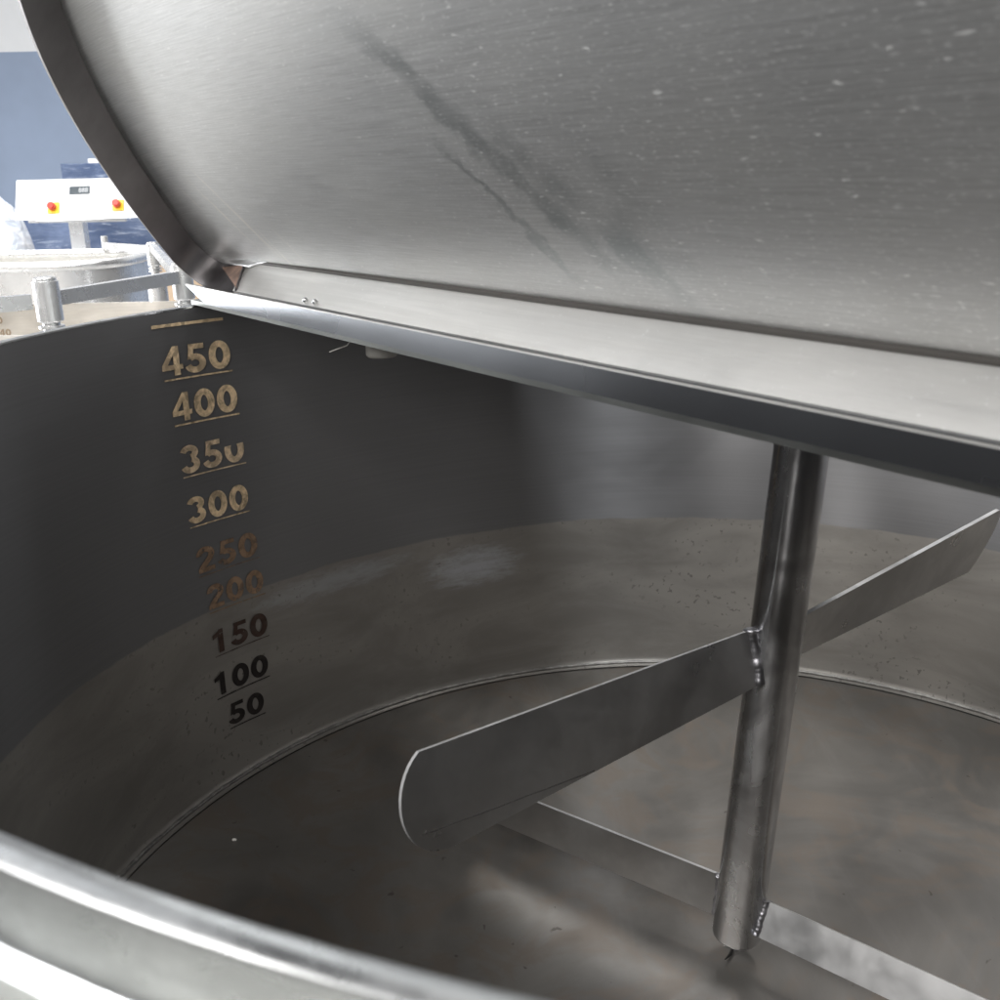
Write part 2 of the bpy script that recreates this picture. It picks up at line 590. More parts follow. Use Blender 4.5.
# ------------------------------------------------------------------ materials in use
M_wall = wall_material()
M_lid = lid_material()
M_floor = floor_material()
M_rim = steel('satin_rim_steel', (0.53, 0.54, 0.545), 0.31, brush=(120, 120, 300), blotch=30, rvar=0.05)
M_jacket = steel('jacket_steel', (0.30, 0.305, 0.29), 0.42, brush=(10, 10, 200), blotch=5)
M_skirt = steel('dark_skirt_steel', (0.29, 0.275, 0.28), 0.42, brush=(30, 30, 30), blotch=8)
M_strip = steel('bright_satin_steel', (0.70, 0.69, 0.67), 0.56, brush=(6, 6, 200), blotch=7, specks=0.35, var=0.06, rvar=0.04)
M_flange = steel('flange_steel', (0.34, 0.35, 0.37), 0.275, brush=(3, 3, 3), blotch=5, var=0.03, rvar=0.01, bump=0)
M_shaft = steel('shaft_steel', (0.70, 0.70, 0.71), 0.24, brush=(60, 60, 9), blotch=16, var=0.25, rvar=0.06)
M_shaft.node_tree.nodes['Principled BSDF'].inputs['Anisotropic'].default_value = 0.8
M_shaft.node_tree.nodes['Principled BSDF'].inputs['Anisotropic Rotation'].default_value = 0.25
_tg = M_shaft.node_tree.nodes.new('ShaderNodeTangent'); _tg.direction_type = 'RADIAL'; _tg.axis = 'Z'
M_shaft.node_tree.links.new(_tg.outputs[0], M_shaft.node_tree.nodes['Principled BSDF'].inputs['Tangent'])
M_blade = steel('paddle_steel', (0.62, 0.615, 0.61), 0.34, brush=(30, 30, 30), blotch=11, var=0.10, rvar=0.05)
M_weld = steel('weld_steel', (0.34, 0.333, 0.32), 0.52, brush=(160, 160, 160), blotch=120, var=0.3, bump=0.3)
M_weld2 = steel('heat_tinted_weld', (0.46, 0.455, 0.48), 0.42, brush=(120, 120, 120), blotch=70, var=0.35, bump=0.08)
M_rust = plain('rusty_weld', (0.20, 0.13, 0.10), 0.8, var=0.4, scale=60)
M_plug = plain('grey_nylon', (0.42, 0.41, 0.38), 0.5)
M_tan = mark_material('etched_lit_tan', (0.86, 0.66, 0.42), 1.07, 0.5)  # lit copy: brightness of the upper marks is put into the colour
M_worn = mark_material('etched_lit_worn_tan', (0.80, 0.62, 0.42), 1.0, 0.35)
M_faint = mark_material('etched_shaded_faint_brown', (0.30, 0.20, 0.13), 0.90, 0.45)  # shaded copies from here: darker tone of lower marks stands in for light
M_brown = mark_material('etched_shaded_brown', (0.060, 0.036, 0.028), 0.95, 0.25)
M_dark = mark_material('etched_shaded_dark', (0.022, 0.018, 0.017), 0.98, 0.2)
M_bgwarm = steel('pale_warm_steel', (0.80, 0.79, 0.76), 0.34, brush=(30, 30, 30), blotch=8, var=0.04, rvar=0.03, metal=0.85, bump=0)
M_bgsteel = steel('background_steel', (0.84, 0.84, 0.84), 0.28, brush=(30, 30, 30), blotch=8, var=0.03, rvar=0.03, metal=0.8, bump=0)

GROUND = -0.75

# ================================================================== the setting
k = NM('workshop_concrete')
nz = k.noise(k.tc, 1.4, 6, 0.6)
k.set(base_color=k.mix(k.ramp(nz, 0.3, 0.7), (0.46, 0.455, 0.445), (0.60, 0.595, 0.58)), roughness=0.55)
bm = bmesh.new()
add_box(bm, -9, 9, -9, 9, GROUND - 0.1, GROUND)
g = mesh_obj('floor', bm, k.m)
g['kind'] = 'structure'
bm = bmesh.new()
add_box(bm, -9, 9, 5.36, 5.5, GROUND, 1.262)
wl = mesh_obj('workshop_wall', bm, plain('grey_blue_paint', (0.30, 0.37, 0.50), 0.6, var=0.10, scale=1.2))
tag(wl, 'two tone workshop wall, grey blue below and white above, at the back', 'wall')
bm = bmesh.new()
add_box(bm, -9, 9, 5.36, 5.5, 1.262, 3.4)
mesh_obj('upper_wall', bm, plain('white_paint', (0.82, 0.84, 0.86), 0.6, var=0.03, scale=2), wl, label='white upper wall')

# ================================================================== the vat
R, H = 0.55, 0.493
vat = thing('mixing_vat', 'large round stainless steel vat with half lid raised, stirrer inside and litre marks', 'vat', (0, 0, GROUND))

bm = bmesh.new()
prof = [(R - 0.0095, 0.0012)]
for i in range(0, 7):                                     # cove between floor and wall
    a = i / 6 * pi / 2
    prof.append((R - 0.009 + 0.009 * sin(a), 0.0100 - 0.009 * cos(a)))
for z in [0.03 + 0.0463 * i for i in range(10)]:
    prof.append((R, z))
prof.append((R, H - 0.002))
add_lathe(bm, prof, 220)
inner = mesh_obj('inner_wall', bm, M_wall, vat, 40)

bm = bmesh.new()
rings = add_lathe(bm, [(R - 0.0095, 0.0), (0.40, -0.0005), (0.22, -0.001), (0.06, -0.0015)], 160)
bm.faces.new([r[-1] for r in rings])
floor_o = mesh_obj('floor_plate', bm, M_floor, vat, 40)

bm = bmesh.new()                                          # uneven weld bead along the bottom seam
N = 520
rr = []
for i in range(N):
    a = 2 * pi * i / N
    wv = 0.0005 * noise.noise((cos(a) * 30, sin(a) * 30, 0)) + 0.0004 * noise.noise((cos(a) * 110, sin(a) * 110, 2))
    c = (R - 0.0036 + wv, 0.0040 + wv)
    rr.append([bm.verts.new(((c[0] + (0.0018 + wv) * cos(b)) * cos(a), (c[0] + (0.0018 + wv) * cos(b)) * sin(a), c[1] + (0.0018 + wv) * sin(b)))
               for b in [2 * pi * j / 8 for j in range(8)]])
for i in range(N):
    for j in range(8):
        bm.faces.new((rr[i][j], rr[(i + 1) % N][j], rr[(i + 1) % N][(j + 1) % 8], rr[i][(j + 1) % 8]))
mesh_obj('weld_seam', bm, M_weld, vat, 60)

bm = bmesh.new()                                          # lip round the mouth and the collar under it
add_lathe(bm, [(R, H - 0.0018), (R + 0.0006, H - 0.0005), (R + 0.0018, H), (R + 0.0060, H), (R + 0.0072, H - 0.0006), (R + 0.0076, H - 0.0022),
               (R + 0.0076, H - 0.0180), (R + 0.0120, H - 0.0205)], 220)
mesh_obj('rim', bm, M_rim, vat, 30)

bm = bmesh.new()                                          # insulated jacket outside
add_lathe(bm, [(R + 0.0115, H - 0.0200), (R + 0.055, H - 0.026), (R + 0.066, H - 0.030), (R + 0.070, H - 0.040), (R + 0.070, -0.06), (R + 0.05, -0.09), (0.2, -0.12)], 160)
mesh_obj('jacket', bm, M_jacket, vat, 30)
for ang in (45, 135, 225, 315):
    bm = bmesh.new()
    x, y = 0.5 * cos(radians(ang)), 0.5 * sin(radians(ang))
    add_tube(bm, [(x, y, -0.08), (x, y, GROUND + 0.04), (x, y, GROUND + 0.02), (x, y, GROUND)], 0.03, radii=[0.03, 0.03, 0.05, 0.05])
    mesh_obj('leg', bm, M_jacket, vat, 40)

# litre marks on the wall: (text, material, azimuth of left end, of right end, baseline z, cap height, underline z, thickness)
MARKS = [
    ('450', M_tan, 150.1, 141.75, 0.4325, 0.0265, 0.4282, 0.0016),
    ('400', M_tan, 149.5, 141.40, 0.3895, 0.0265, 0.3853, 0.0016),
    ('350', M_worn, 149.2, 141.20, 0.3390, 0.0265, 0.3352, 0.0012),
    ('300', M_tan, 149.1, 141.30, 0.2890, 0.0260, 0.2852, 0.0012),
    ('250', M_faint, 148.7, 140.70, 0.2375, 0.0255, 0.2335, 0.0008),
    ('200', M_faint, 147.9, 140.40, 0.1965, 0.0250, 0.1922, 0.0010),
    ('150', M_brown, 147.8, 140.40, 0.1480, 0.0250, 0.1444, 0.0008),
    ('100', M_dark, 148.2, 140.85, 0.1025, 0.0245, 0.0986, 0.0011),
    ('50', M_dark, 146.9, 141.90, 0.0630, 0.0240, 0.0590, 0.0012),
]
NICE = {'450': 'tan', '400': 'tan', '350': 'worn tan', '300': 'tan', '250': 'shaded brown', '200': 'shaded brown', '150': 'dark brown', '100': 'black', '50': 'black'}  # steps from tan to black are light and shade painted into the marks
RM = R - 0.0007
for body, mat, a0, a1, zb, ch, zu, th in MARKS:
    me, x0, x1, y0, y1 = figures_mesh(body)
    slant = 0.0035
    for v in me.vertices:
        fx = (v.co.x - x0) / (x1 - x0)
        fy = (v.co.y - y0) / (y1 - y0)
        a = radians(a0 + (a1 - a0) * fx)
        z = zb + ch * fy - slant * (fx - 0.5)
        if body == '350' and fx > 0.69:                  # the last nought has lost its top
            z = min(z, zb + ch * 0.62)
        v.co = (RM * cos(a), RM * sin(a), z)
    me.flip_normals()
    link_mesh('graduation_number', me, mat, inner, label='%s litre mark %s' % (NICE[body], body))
    bm = bmesh.new()
    vs = []
    for i in range(25):
        f = i / 24
        a = radians(a0 - 0.1 + (a1 - a0) * f)
        z = zu - slant * (f - 0.5)
        wob = 0.00025 * noise.noise((f * 14, zb * 90, 0))
        vs.append((bm.verts.new((RM * cos(a), RM * sin(a), z + wob)), bm.verts.new((RM * cos(a), RM * sin(a), z + th - wob))))
    for p, q in zip(vs, vs[1:]):
        bm.faces.new((p[0], q[0], q[1], p[1]))
    mesh_obj('graduation_line', bm, mat, inner)
bm = bmesh.new()
vs = []
for i in range(25):
    f = i / 24
    a = radians(150.8 - 8.6 * f)
    z = 0.4772 - 0.0025 * (f - 0.5)
    wob = 0.0004 * noise.noise((f * 12, 5, 0))
    vs.append((bm.verts.new((RM * cos(a), RM * sin(a), z - wob)), bm.verts.new((RM * cos(a), RM * sin(a), z + 0.0028 + wob))))
for p, q in zip(vs, vs[1:]):
    bm.faces.new((p[0], q[0], q[1], p[1]))
mesh_obj('graduation_line', bm, M_tan, inner, label='thick tan line at the top of the litre marks')

# ------------------------------------------------------------------ fixed cover, bridge flange
D0 = -0.1876                                             # flange distance from the axis along LN
bm = bmesh.new()
D1 = 0.165                                               # far edge of the bridge
bm = bmesh.new()
pts = []
for d_, sg in ((D0 + 0.0075, 1), (D1, -1)):
    u_ = sqrt((R + 0.007) ** 2 - d_ ** 2)
    pts.append((d_, u_))
a0_, a1_ = atan2(pts[0][0], pts[0][1]), atan2(pts[1][0], pts[1][1])
ring = [((R + 0.007) * cos(a0_ + (a1_ - a0_) * i / 24), (R + 0.007) * sin(a0_ + (a1_ - a0_) * i / 24)) for i in range(25)]
ring += [(-u_, d_) for u_, d_ in ring[::-1]]
add_prism(bm, [LT * u_ + LN * d_ + V(0, 0, H + 0.0006) for u_, d_ in ring], (0, 0, 0.004))
cover = mesh_obj('bridge', bm, M_jacket, vat, 30)

bm = bmesh.new()
zt, zbm = 0.5135, 0.5005
uL, uR = -0.5055, 0.5150
P = lambda u, d, z: LT * u + LN * (D0 + d) + V(0, 0, z)
# sheet folded at the top: front face with a tapered left end, and a narrow top return
add_prism(bm, [P(uL, -0.0042, zt), P(-0.462, -0.0042, zbm), P(uR - 0.02, -0.0042, zbm), P(uR, -0.0042, zt)], LN * 0.0075)
bevel(bm, 0.0006, 2)
fl = mesh_obj('front_flange', bm, M_flange, cover, 30)
bm = bmesh.new()
add_prism(bm, [P(uL + 0.001, -0.0044, zt + 0.0002), P(uR - 0.001, -0.0044, zt + 0.0002), P(uR - 0.001, -0.0020, zt + 0.0002), P(uL + 0.001, -0.0020, zt + 0.0002)], (0, 0, 0.0007))
mesh_obj('flange_lip', bm, M_strip, fl, label='bright folded edge')
bm = bmesh.new()
add_prism(bm, [P(-0.40, 0.0060, 0.4982), P(0.40, 0.0060, 0.4982), P(0.40, 0.30, 0.4982), P(-0.40, 0.30, 0.4982)], (0, 0, 0.0035))
mesh_obj('bridge_plate', bm, M_jacket, cover, 30)
bm = bmesh.new()                                          # nozzle stub hanging under the cover
add_lathe(bm, [(0.004, 0.4745), (0.0105, 0.4745), (0.0118, 0.4760), (0.0118, 0.4935)], 32, centre=(-0.2625, 0.1265))
mesh_obj('nozzle', bm, M_plug, cover, 40)
bm = bmesh.new()
add_tube(bm, [(-0.300, 0.118, 0.4800), (-0.293, 0.108, 0.4835), (-0.284, 0.099, 0.4875), (-0.276, 0.098, 0.4980)], 0.0004, 6)
mesh_obj('wire', bm, M_plug, cover)

# ------------------------------------------------------------------ raised lid
RF = 0.022                                                # corner radius
UC = sqrt((LID_R - RF) ** 2 - (RF + LID_DC) ** 2)
US = 0.412                                                # the dark turned edge runs on along the hinge to here
at_ = atan2(RF + LID_DC, -UC)
left = [(-US - (UC - US) * i / 4, 0.0) for i in range(4)]
left += [(-UC + RF * cos(-pi / 2 - (1.5 * pi - at_) * i / 8), RF + RF * sin(-pi / 2 - (1.5 * pi - at_) * i / 8)) for i in range(9)]
NB = 100
mid = [(LID_R * cos(at_ + (pi - 2 * at_) * i / NB), LID_R * sin(at_ + (pi - 2 * at_) * i / NB) - LID_DC) for i in range(1, NB)]
arc = left + mid + [(-u, v) for u, v in left[::-1]]
NA = len(arc) - 1
UE = UC

bm = bmesh.new()                                          # panel: knuckle at the edge, then a shallow dome
levels = [(1.0, 0.0), (0.985, 0.0030), (0.965, 0.0052), (0.94, 0.0066), (0.92, 0.0072), (0.8, 0.0075), (0.65, 0.0080), (0.45, 0.0085), (0.25, 0.0090)]
TH = 0.0016
rings = []
for f, dw in levels:
    rings.append([bm.verts.new(lid_pt(u * f, v * f + 0.0013, -LID_S - dw)) for u, v in arc])
for A, B in zip(rings, rings[1:]):
    for i in range(NA):
        bm.faces.new((A[i], A[i + 1], B[i + 1], B[i]))
cv = bm.verts.new(lid_pt(0, 0.0013, -LID_S - 0.0090))
for i in range(NA):
    bm.faces.new((rings[-1][i], rings[-1][i + 1], cv))
lid = mesh_obj('lid', bm, M_lid, vat, 50)
md = lid.modifiers.new('sheet', 'SOLIDIFY'); md.thickness = TH; md.offset = 1.0 if False else 0.0

bm = bmesh.new()                                          # turned edge round the curve
rings = []
for i, (u, v) in enumerate(arc):
    p0_, p1_ = arc[max(i - 1, 0)], arc[min(i + 1, NA)]
    tx, ty = p1_[0] - p0_[0], p1_[1] - p0_[1]
    ll = hypot(tx, ty); nx, ny = -ty / ll, tx / ll
    o = 0.0022
    rings.append([bm.verts.new(lid_pt(u, v, -LID_S - 0.0008)), bm.verts.new(lid_pt(u, v, 0.0)),
                  bm.verts.new(lid_pt(u + nx * o, v + ny * o, 0.0)), bm.verts.new(lid_pt(u + nx * o, v + ny * o, -LID_S - 0.0025))])
for A, B in zip(rings, rings[1:]):
    for j in range(4):
        bm.faces.new((A[j], A[(j + 1) % 4], B[(j + 1) % 4], B[j]))
bm.faces.new(rings[0]); bm.faces.new(rings[-1][::-1])
mesh_obj('skirt', bm, M_skirt, lid, 30)

bm = bmesh.new()                                          # straight turned edge beside the hinge
add_prism(bm, [lid_pt(-US + 0.001, 0, -0.0016), lid_pt(US - 0.001, 0, -0.0016), lid_pt(US + 0.016, 0, -LID_S - 0.013), lid_pt(-US - 0.016, 0, -LID_S - 0.013)], LV * -0.002)
strip = mesh_obj('hinge_strip', bm, M_strip, lid, 30)
bm = bmesh.new()
add_tube(bm, [lid_pt(-US, -0.0050, -0.010), lid_pt(US, -0.0050, -0.010)], 0.0028, 16)
mesh_obj('hinge_rod', bm, M_skirt, lid, 40)
bm = bmesh.new()
add_prism(bm, [lid_pt(-0.425, 0.0002, -0.0312), lid_pt(0.425, 0.0002, -0.0312), lid_pt(0.425, 0.0019, -0.0320), lid_pt(-0.425, 0.0019, -0.0320)], -LW * 0.0030)
mesh_obj('gap_shade_strip', bm, plain('gap_shade', (0.06, 0.055, 0.05), 0.7), lid)  # dark strip standing in for the shaded gap between panel and hinge strip
for sgn in (-1, 1):                                       # rusty corner pieces where the two edges meet
    bm = bmesh.new()
    add_prism(bm, [lid_pt(sgn * 0.404, 0.0006, -0.004), lid_pt(sgn * 0.462, 0.0006, -0.0215), lid_pt(sgn * 0.426, 0.0006, -0.0275)], LV * 0.0012)
    mesh_obj('corner_gusset', bm, M_rust, lid, label='rusty corner gusset')
    bm = bmesh.new()
    add_tube(bm, [lid_pt(sgn * (0.403 + 0.023 * i / 9), 0.0010, -0.002 - 0.026 * i / 9) + LT * random.uniform(-.0006, .0006) for i in range(10)], 0.0010, 8)
    mesh_obj('corner_weld', bm, M_skirt, lid, 60)
for u in (-0.281, -0.266):
    bm = bmesh.new()
    c = lid_pt(u, 0, -0.0050)
    add_tube(bm, [c - LV * 0.0005, c + LV * 0.0022, c + LV * 0.0030], 0.0016, 12, radii=[0.0019, 0.0019, 0.0010])
    mesh_obj('rivet', bm, M_rim, strip, 40)

# ------------------------------------------------------------------ stirrer
SB, ST = V(0.00518, 0.035, 0.01941), V(0.03286, 0.045, 0.42086)
SD = (ST - SB).normalized()
bm = bmesh.new()
top = SB + SD * 0.4845
L = (top - SB).length
add_tube(bm, [SB + SD * 0.0018, SB + SD * 0.0, SB + SD * 0.0015, SB + SD * 0.004, top], 0.019, 48, radii=[0.0150, 0.0175, 0.0186, 0.0190, 0.0190])
stir = mesh_obj('stirrer_shaft', bm, M_shaft, vat, 35)


M_edge = steel('ground_edge_steel', (0.62, 0.62, 0.62), 0.40, brush=(90, 90, 90), blotch=40, var=0.10, metal=0.55)


def blade(name, az, pitch, zc, outline, th, label=None):
    az, pitch = radians(az), radians(pitch)
    e = V(cos(az), sin(az), 0); h = V(-sin(az), cos(az), 0)
    wv = h * cos(pitch) + V(0, 0, sin(pitch))
    c = SB + SD * ((zc - SB.z) / SD.z)
    n = e.cross(wv)
    bm = bmesh.new()
    add_prism(bm, [c + e * r + wv * s - n * th / 2 for r, s in outline], n * th)
    bevel(bm, th * 0.2, 2, 40)
    o = mesh_obj(name, bm, M_blade, stir, 30, label)
    o.data.materials.append(M_edge)
    for p in o.data.polygons:
        if abs(p.normal.dot(n)) < 0.85:
            p.material_index = 1
    return o, c, e, wv, n


def bezier(p0, p1, p2, p3, n=18):
    out = []
    for i in range(n + 1):
        t = i / n
        a, b_, c_, d_ = (1 - t) ** 3, 3 * t * (1 - t) ** 2, 3 * t * t * (1 - t), t ** 3
        out.append((a * p0[0] + b_ * p1[0] + c_ * p2[0] + d_ * p3[0], a * p0[1] + b_ * p1[1] + c_ * p2[1] + d_ * p3[1]))
    return out


def weld(c, e, wv, n, s0, s1, r, out=0.0190):
    """rippled bead where a blade meets the shaft, on both faces"""
    for sd in (-1, 1):
        bm = bmesh.new()
        m = 56
        pts, rad = [], []
        for i in range(m + 1):
            f = i / m
            pts.append(c + e * (out + 0.0012 * noise.noise((f * 7, sd * 3, s0 * 50))) + wv * (s0 + (s1 - s0) * f) + n * sd * 0.0012)
            rad.append(r * (0.96 + 0.04 * abs(sin(f * pi * 9)) + 0.10 * noise.noise((f * 9, 4 + sd, s1 * 90))) * (0.5 if i in (0, m) else 1))
        rad[1] *= 1.25; rad[2] *= 1.35; rad[3] *= 1.2
        add_tube(bm, pts, r, 12, radii=rad)
        mesh_obj('weld_bead', bm, M_weld2, stir, 60)


up_l = [(0.012, 0.0255)] + bezier((0.298, 0.0285), (0.324, 0.012), (0.322, -0.034), (0.287, -0.0325)) + [(0.014, -0.0150)]
bl, c, e, wv, n = blade('paddle_blade', 215, 105, 0.262, up_l, 0.0030, 'upper stirrer blade pointing towards the numbered side')
weld(c, e, wv, n, 0.0265, -0.0155, 0.0042)
sgn_ = 1 if n.dot(CAM - c) > 0 else -1
bm = bmesh.new()
add_tube(bm, [c + e * (0.306 - 0.128 * i / 12) + wv * (-0.0185 - 0.0062 * i / 12 + random.uniform(-.0002, .0002)) + n * sgn_ * 0.00152 for i in range(13)], 0.00035, 6)
mesh_obj('fold_line', bm, plain('dark_crease', (0.035, 0.032, 0.03), 0.6), bl)
up_r = [(0.012, 0.0300), (0.288, 0.0530)] + bezier((0.2935, 0.0532), (0.306, 0.050), (0.305, 0.018), (0.286, -0.0100)) + [(0.014, -0.0110)]
bl, c, e, wv, n = blade('paddle_blade', 38.5, 105, 0.262, up_r, 0.0030, 'upper stirrer blade pointing to the far wall')
weld(c, e, wv, n, 0.0290, -0.0100, 0.0030)
lo_l = [(0.012, 0.0180), (0.255, 0.0180), (0.262, 0.012), (0.262, -0.0180), (0.012, -0.0180)]
bl, c, e, wv, n = blade('scraper_blade', 143.7, 97, 0.049, lo_l, 0.0028, 'low stirrer blade lying in shade behind the upper blade')
weld(c, e, wv, n, 0.0180, -0.0180, 0.0026)
lo_r = [(0.010, 0.0110), (0.262, 0.0110), (0.262, -0.0175), (0.008, -0.0175)]
bl, c, e, wv, n = blade('scraper_blade', -40, 61, 0.049, lo_r, 0.0028, 'brightly lit low stirrer blade pointing towards the viewer')
weld(c, e, wv, n, 0.0110, -0.0175, 0.0030)

# ------------------------------------------------------------------ bits lying on the vat floor
bm = bmesh.new()
add_tube(bm, [(0.006, 0.046, 0.0012), (0.0045, 0.040, 0.0012), (0.001, 0.034, 0.0012), (-0.004, 0.029, 0.0012)], 0.0011, 8, radii=[0.0005, 0.0011, 0.0012, 0.0005])
o = mesh_obj('rubber_scrap', bm, plain('black_rubber', (0.015, 0.014, 0.013), 0.7), None, 60)
tag(o, 'thin curved black scrap on the vat floor just below the shaft end', 'scrap')
bm = bmesh.new()
bmesh.ops.create_icosphere(bm, subdivisions=1, radius=0.0016, matrix=Matrix.Translation((-0.437, 0.198, 0.0012)) @ Matrix.Scale(1.7, 4, (1, 0, 0)))
o = mesh_obj('crumb', bm, plain('white_crumb', (0.8, 0.78, 0.74), 0.7), None)
tag(o, 'tiny white crumb on the dark vat floor left of the stirrer', 'crumb')

# ================================================================== workshop behind
# low frame of steel bars beside the vat
fr = thing('guard_frame', 'bright steel rail frame on short round posts just beyond the vat rim', 'frame', (-0.65, 0.6, GROUND))
POSTS = [(-0.657, 0.479, 0.507), (-0.576, 0.699, 0.503), (-0.887, 1.56, 0.478), (-0.75, 0.05, 0.507)]
for x, y, zt_ in POSTS[:3]:
    bm = bmesh.new()
    r = 0.0135
    pr = [(0.0, zt_), (r - 0.003, zt_), (r - 0.002, zt_ - 0.0015), (r - 0.002, zt_ - 0.004), (r, zt_ - 0.0045), (r, zt_ - 0.046), (r - 0.002, zt_ - 0.048),
          (0.009, zt_ - 0.0485), (0.009, zt_ - 0.051), (r, zt_ - 0.0515), (r, zt_ - 0.054), (0.009, zt_ - 0.0545), (0.009, zt_ - 0.057), (r, zt_ - 0.0575), (r, zt_ - 0.060),
          (0.008, zt_ - 0.0605), (0.008, zt_ - 0.075), (0.02, zt_ - 0.076), (0.02, GROUND), (0, GROUND)]
    add_lathe(bm, pr, 32, centre=(x, y))
    mesh_obj('post', bm, M_bgsteel, fr, 30)


def rail(p0, p1, wd=0.012, hg=0.0155):
    bm = bmesh.new()
    add_beam(bm, p0, p1, wd, hg)
    bevel(bm, 0.0015, 2)
    mesh_obj('rail', bm, M_bgsteel, fr, 30)


a, b = V(-0.657, 0.479, 0.4835), V(-0.576, 0.699, 0.4845)
d = (b - a).normalized()
rail(a + d * 0.013, b - d * 0.013)
rail(a + V(-0.0135, -0.012, -0.001), V(-0.96, 0.22, 0.482))
c_ = V(-0.887, 1.56, 0.4680)
d = (c_ - V(-0.576, 0.699, 0.478)).normalized()
rail(V(-0.576, 0.699, 0.479) + d * 0.0135, c_ - d * 0.0135)
rail(c_ + V(-0.013, 0.006, -0.004), V(-1.05, 1.735, 0.462), 0.01, 0.014)

# rectangular trough whose numbered back wall shows over the rim
tr = thing('steel_trough', 'rectangular steel trough with small numbers on its back wall, behind the vat rim', 'trough', (-1.1, 1.0, GROUND))
M_beige = steel('beige_steel', (0.78, 0.75, 0.70), 0.45, brush=(8, 8, 200), blotch=5)
bm = bmesh.new()
add_box(bm, -1.55, -0.735, 1.259, 1.265, -0.05, 0.390)
add_box(bm, -1.55, -0.735, 0.900, 0.906, -0.05, 0.385)
add_box(bm, -1.556, -1.55, 0.900, 1.265, -0.05, 0.388)
add_box(bm, -0.735, -0.729, 0.900, 1.265, -0.05, 0.388)
add_box(bm, -1.55, -0.735, 0.906, 1.259, -0.05, -0.045)
tb = mesh_obj('trough_body', bm, M_beige, tr)
for x in (-1.5, -0.78):
    for y in (0.93, 1.23):
        bm = bmesh.new()
        add_tube(bm, [(x, y, -0.05), (x, y, GROUND)], 0.02)
        mesh_obj('leg', bm, M_bgsteel, tr, 40)
M_num = plain('brown_etch', (0.26, 0.20, 0.14), 0.7)
for body, x1_, zc in (('150', -1.080, 0.356), ('140', -1.068, 0.334)):
    me, x0, x1, y0, y1 = figures_mesh(body)
    sc = 0.0125 / (y1 - y0)
    for v in me.vertices:
        v.co = (x1_ + (v.co.x - x1) * sc * 1.15, 1.2582, zc + (v.co.y - y0) * sc)
    link_mesh('trough_number', me, M_num, tb, label='brown number %s on the trough' % body)

# oval kettle with a thick bright rim
ke = thing('oval_kettle', 'open kettle with rounded corners and a thick bright rim, in front of the control box', 'kettle', (-1.5, 1.95, GROUND))


def rounded(x0, x1, y0, y1, r, n=12):
    o = []
    for cx, cy, a in ((x1 - r, y0 + r, -pi / 2), (x1 - r, y1 - r, 0), (x0 + r, y1 - r, pi / 2), (x0 + r, y0 + r, pi)):
        for i in range(n + 1):
            t = a + pi / 2 * i / n
            o.append((cx + r * cos(t), cy + r * sin(t)))
    return o


def loop_sweep(bm, loops, cap_last=False):
    rr = [[bm.verts.new(p) for p in lp] for lp in loops]
    for A, B in zip(rr, rr[1:]):
        for i in range(len(A)):
            bm.faces.new((A[i], A[(i + 1) % len(A)], B[(i + 1) % len(A)], B[i]))
    if cap_last:
        bm.faces.new(rr[-1])


KX0, KX1, KY0, KY1, KZ = -2.15, -1.035, 1.725, 2.17, 0.418
bm = bmesh.new()
z = lambda lp, h: [(x, y, h) for x, y in lp]
loop_sweep(bm, [z(rounded(KX0 + 0.02, KX1 - 0.02, KY0 + 0.02, KY1 - 0.02, 0.13), KZ),
                z(rounded(KX0 + 0.02, KX1 - 0.02, KY0 + 0.02, KY1 - 0.02, 0.13), 0.20),
                z(rounded(KX0 + 0.05, KX1 - 0.05, KY0 + 0.05, KY1 - 0.05, 0.10), 0.17)], True)
kb = mesh_obj('kettle_bowl', bm, M_bgwarm, ke, 30)
bm = bmesh.new()
loop_sweep(bm, [z(rounded(KX0 + 0.006, KX1 - 0.006, KY0 + 0.006, KY1 - 0.006, 0.144), KZ - 0.004),
                z(rounded(KX0 + 0.006, KX1 - 0.006, KY0 + 0.006, KY1 - 0.006, 0.144), 0.10),
                z(rounded(KX0 + 0.03, KX1 - 0.03, KY0 + 0.03, KY1 - 0.03, 0.12), 0.08)], True)
mesh_obj('kettle_jacket', bm, M_bgsteel, ke, 30)
bm = bmesh.new()
lp = []
for j in range(10):
    a = 2 * pi * j / 10
    ins = 0.012 + 0.012 * cos(a)
    lp.append(z(rounded(KX0 + ins, KX1 - ins, KY0 + ins, KY1 - ins, 0.15 - ins), KZ + 0.012 * sin(a)))
lp.append(lp[0])
loop_sweep(bm, lp)
bmesh.ops.remove_doubles(bm, verts=bm.verts, dist=1e-5)
mesh_obj('kettle_rim', bm, M_bgsteel, ke, 60)
for x in (-2.02, -1.17):
    for y in (1.83, 2.06):
        bm = bmesh.new()
        add_tube(bm, [(x, y, 0.085), (x, y, GROUND)], 0.022)
        mesh_obj('leg', bm, M_bgsteel, ke, 40)
bm = bmesh.new()
add_tube(bm, [(-1.20, 2.145, 0.425), (-1.20, 2.145, 0.462)], 0.009)
mesh_obj('locating_pin', bm, M_bgsteel, ke, 40)

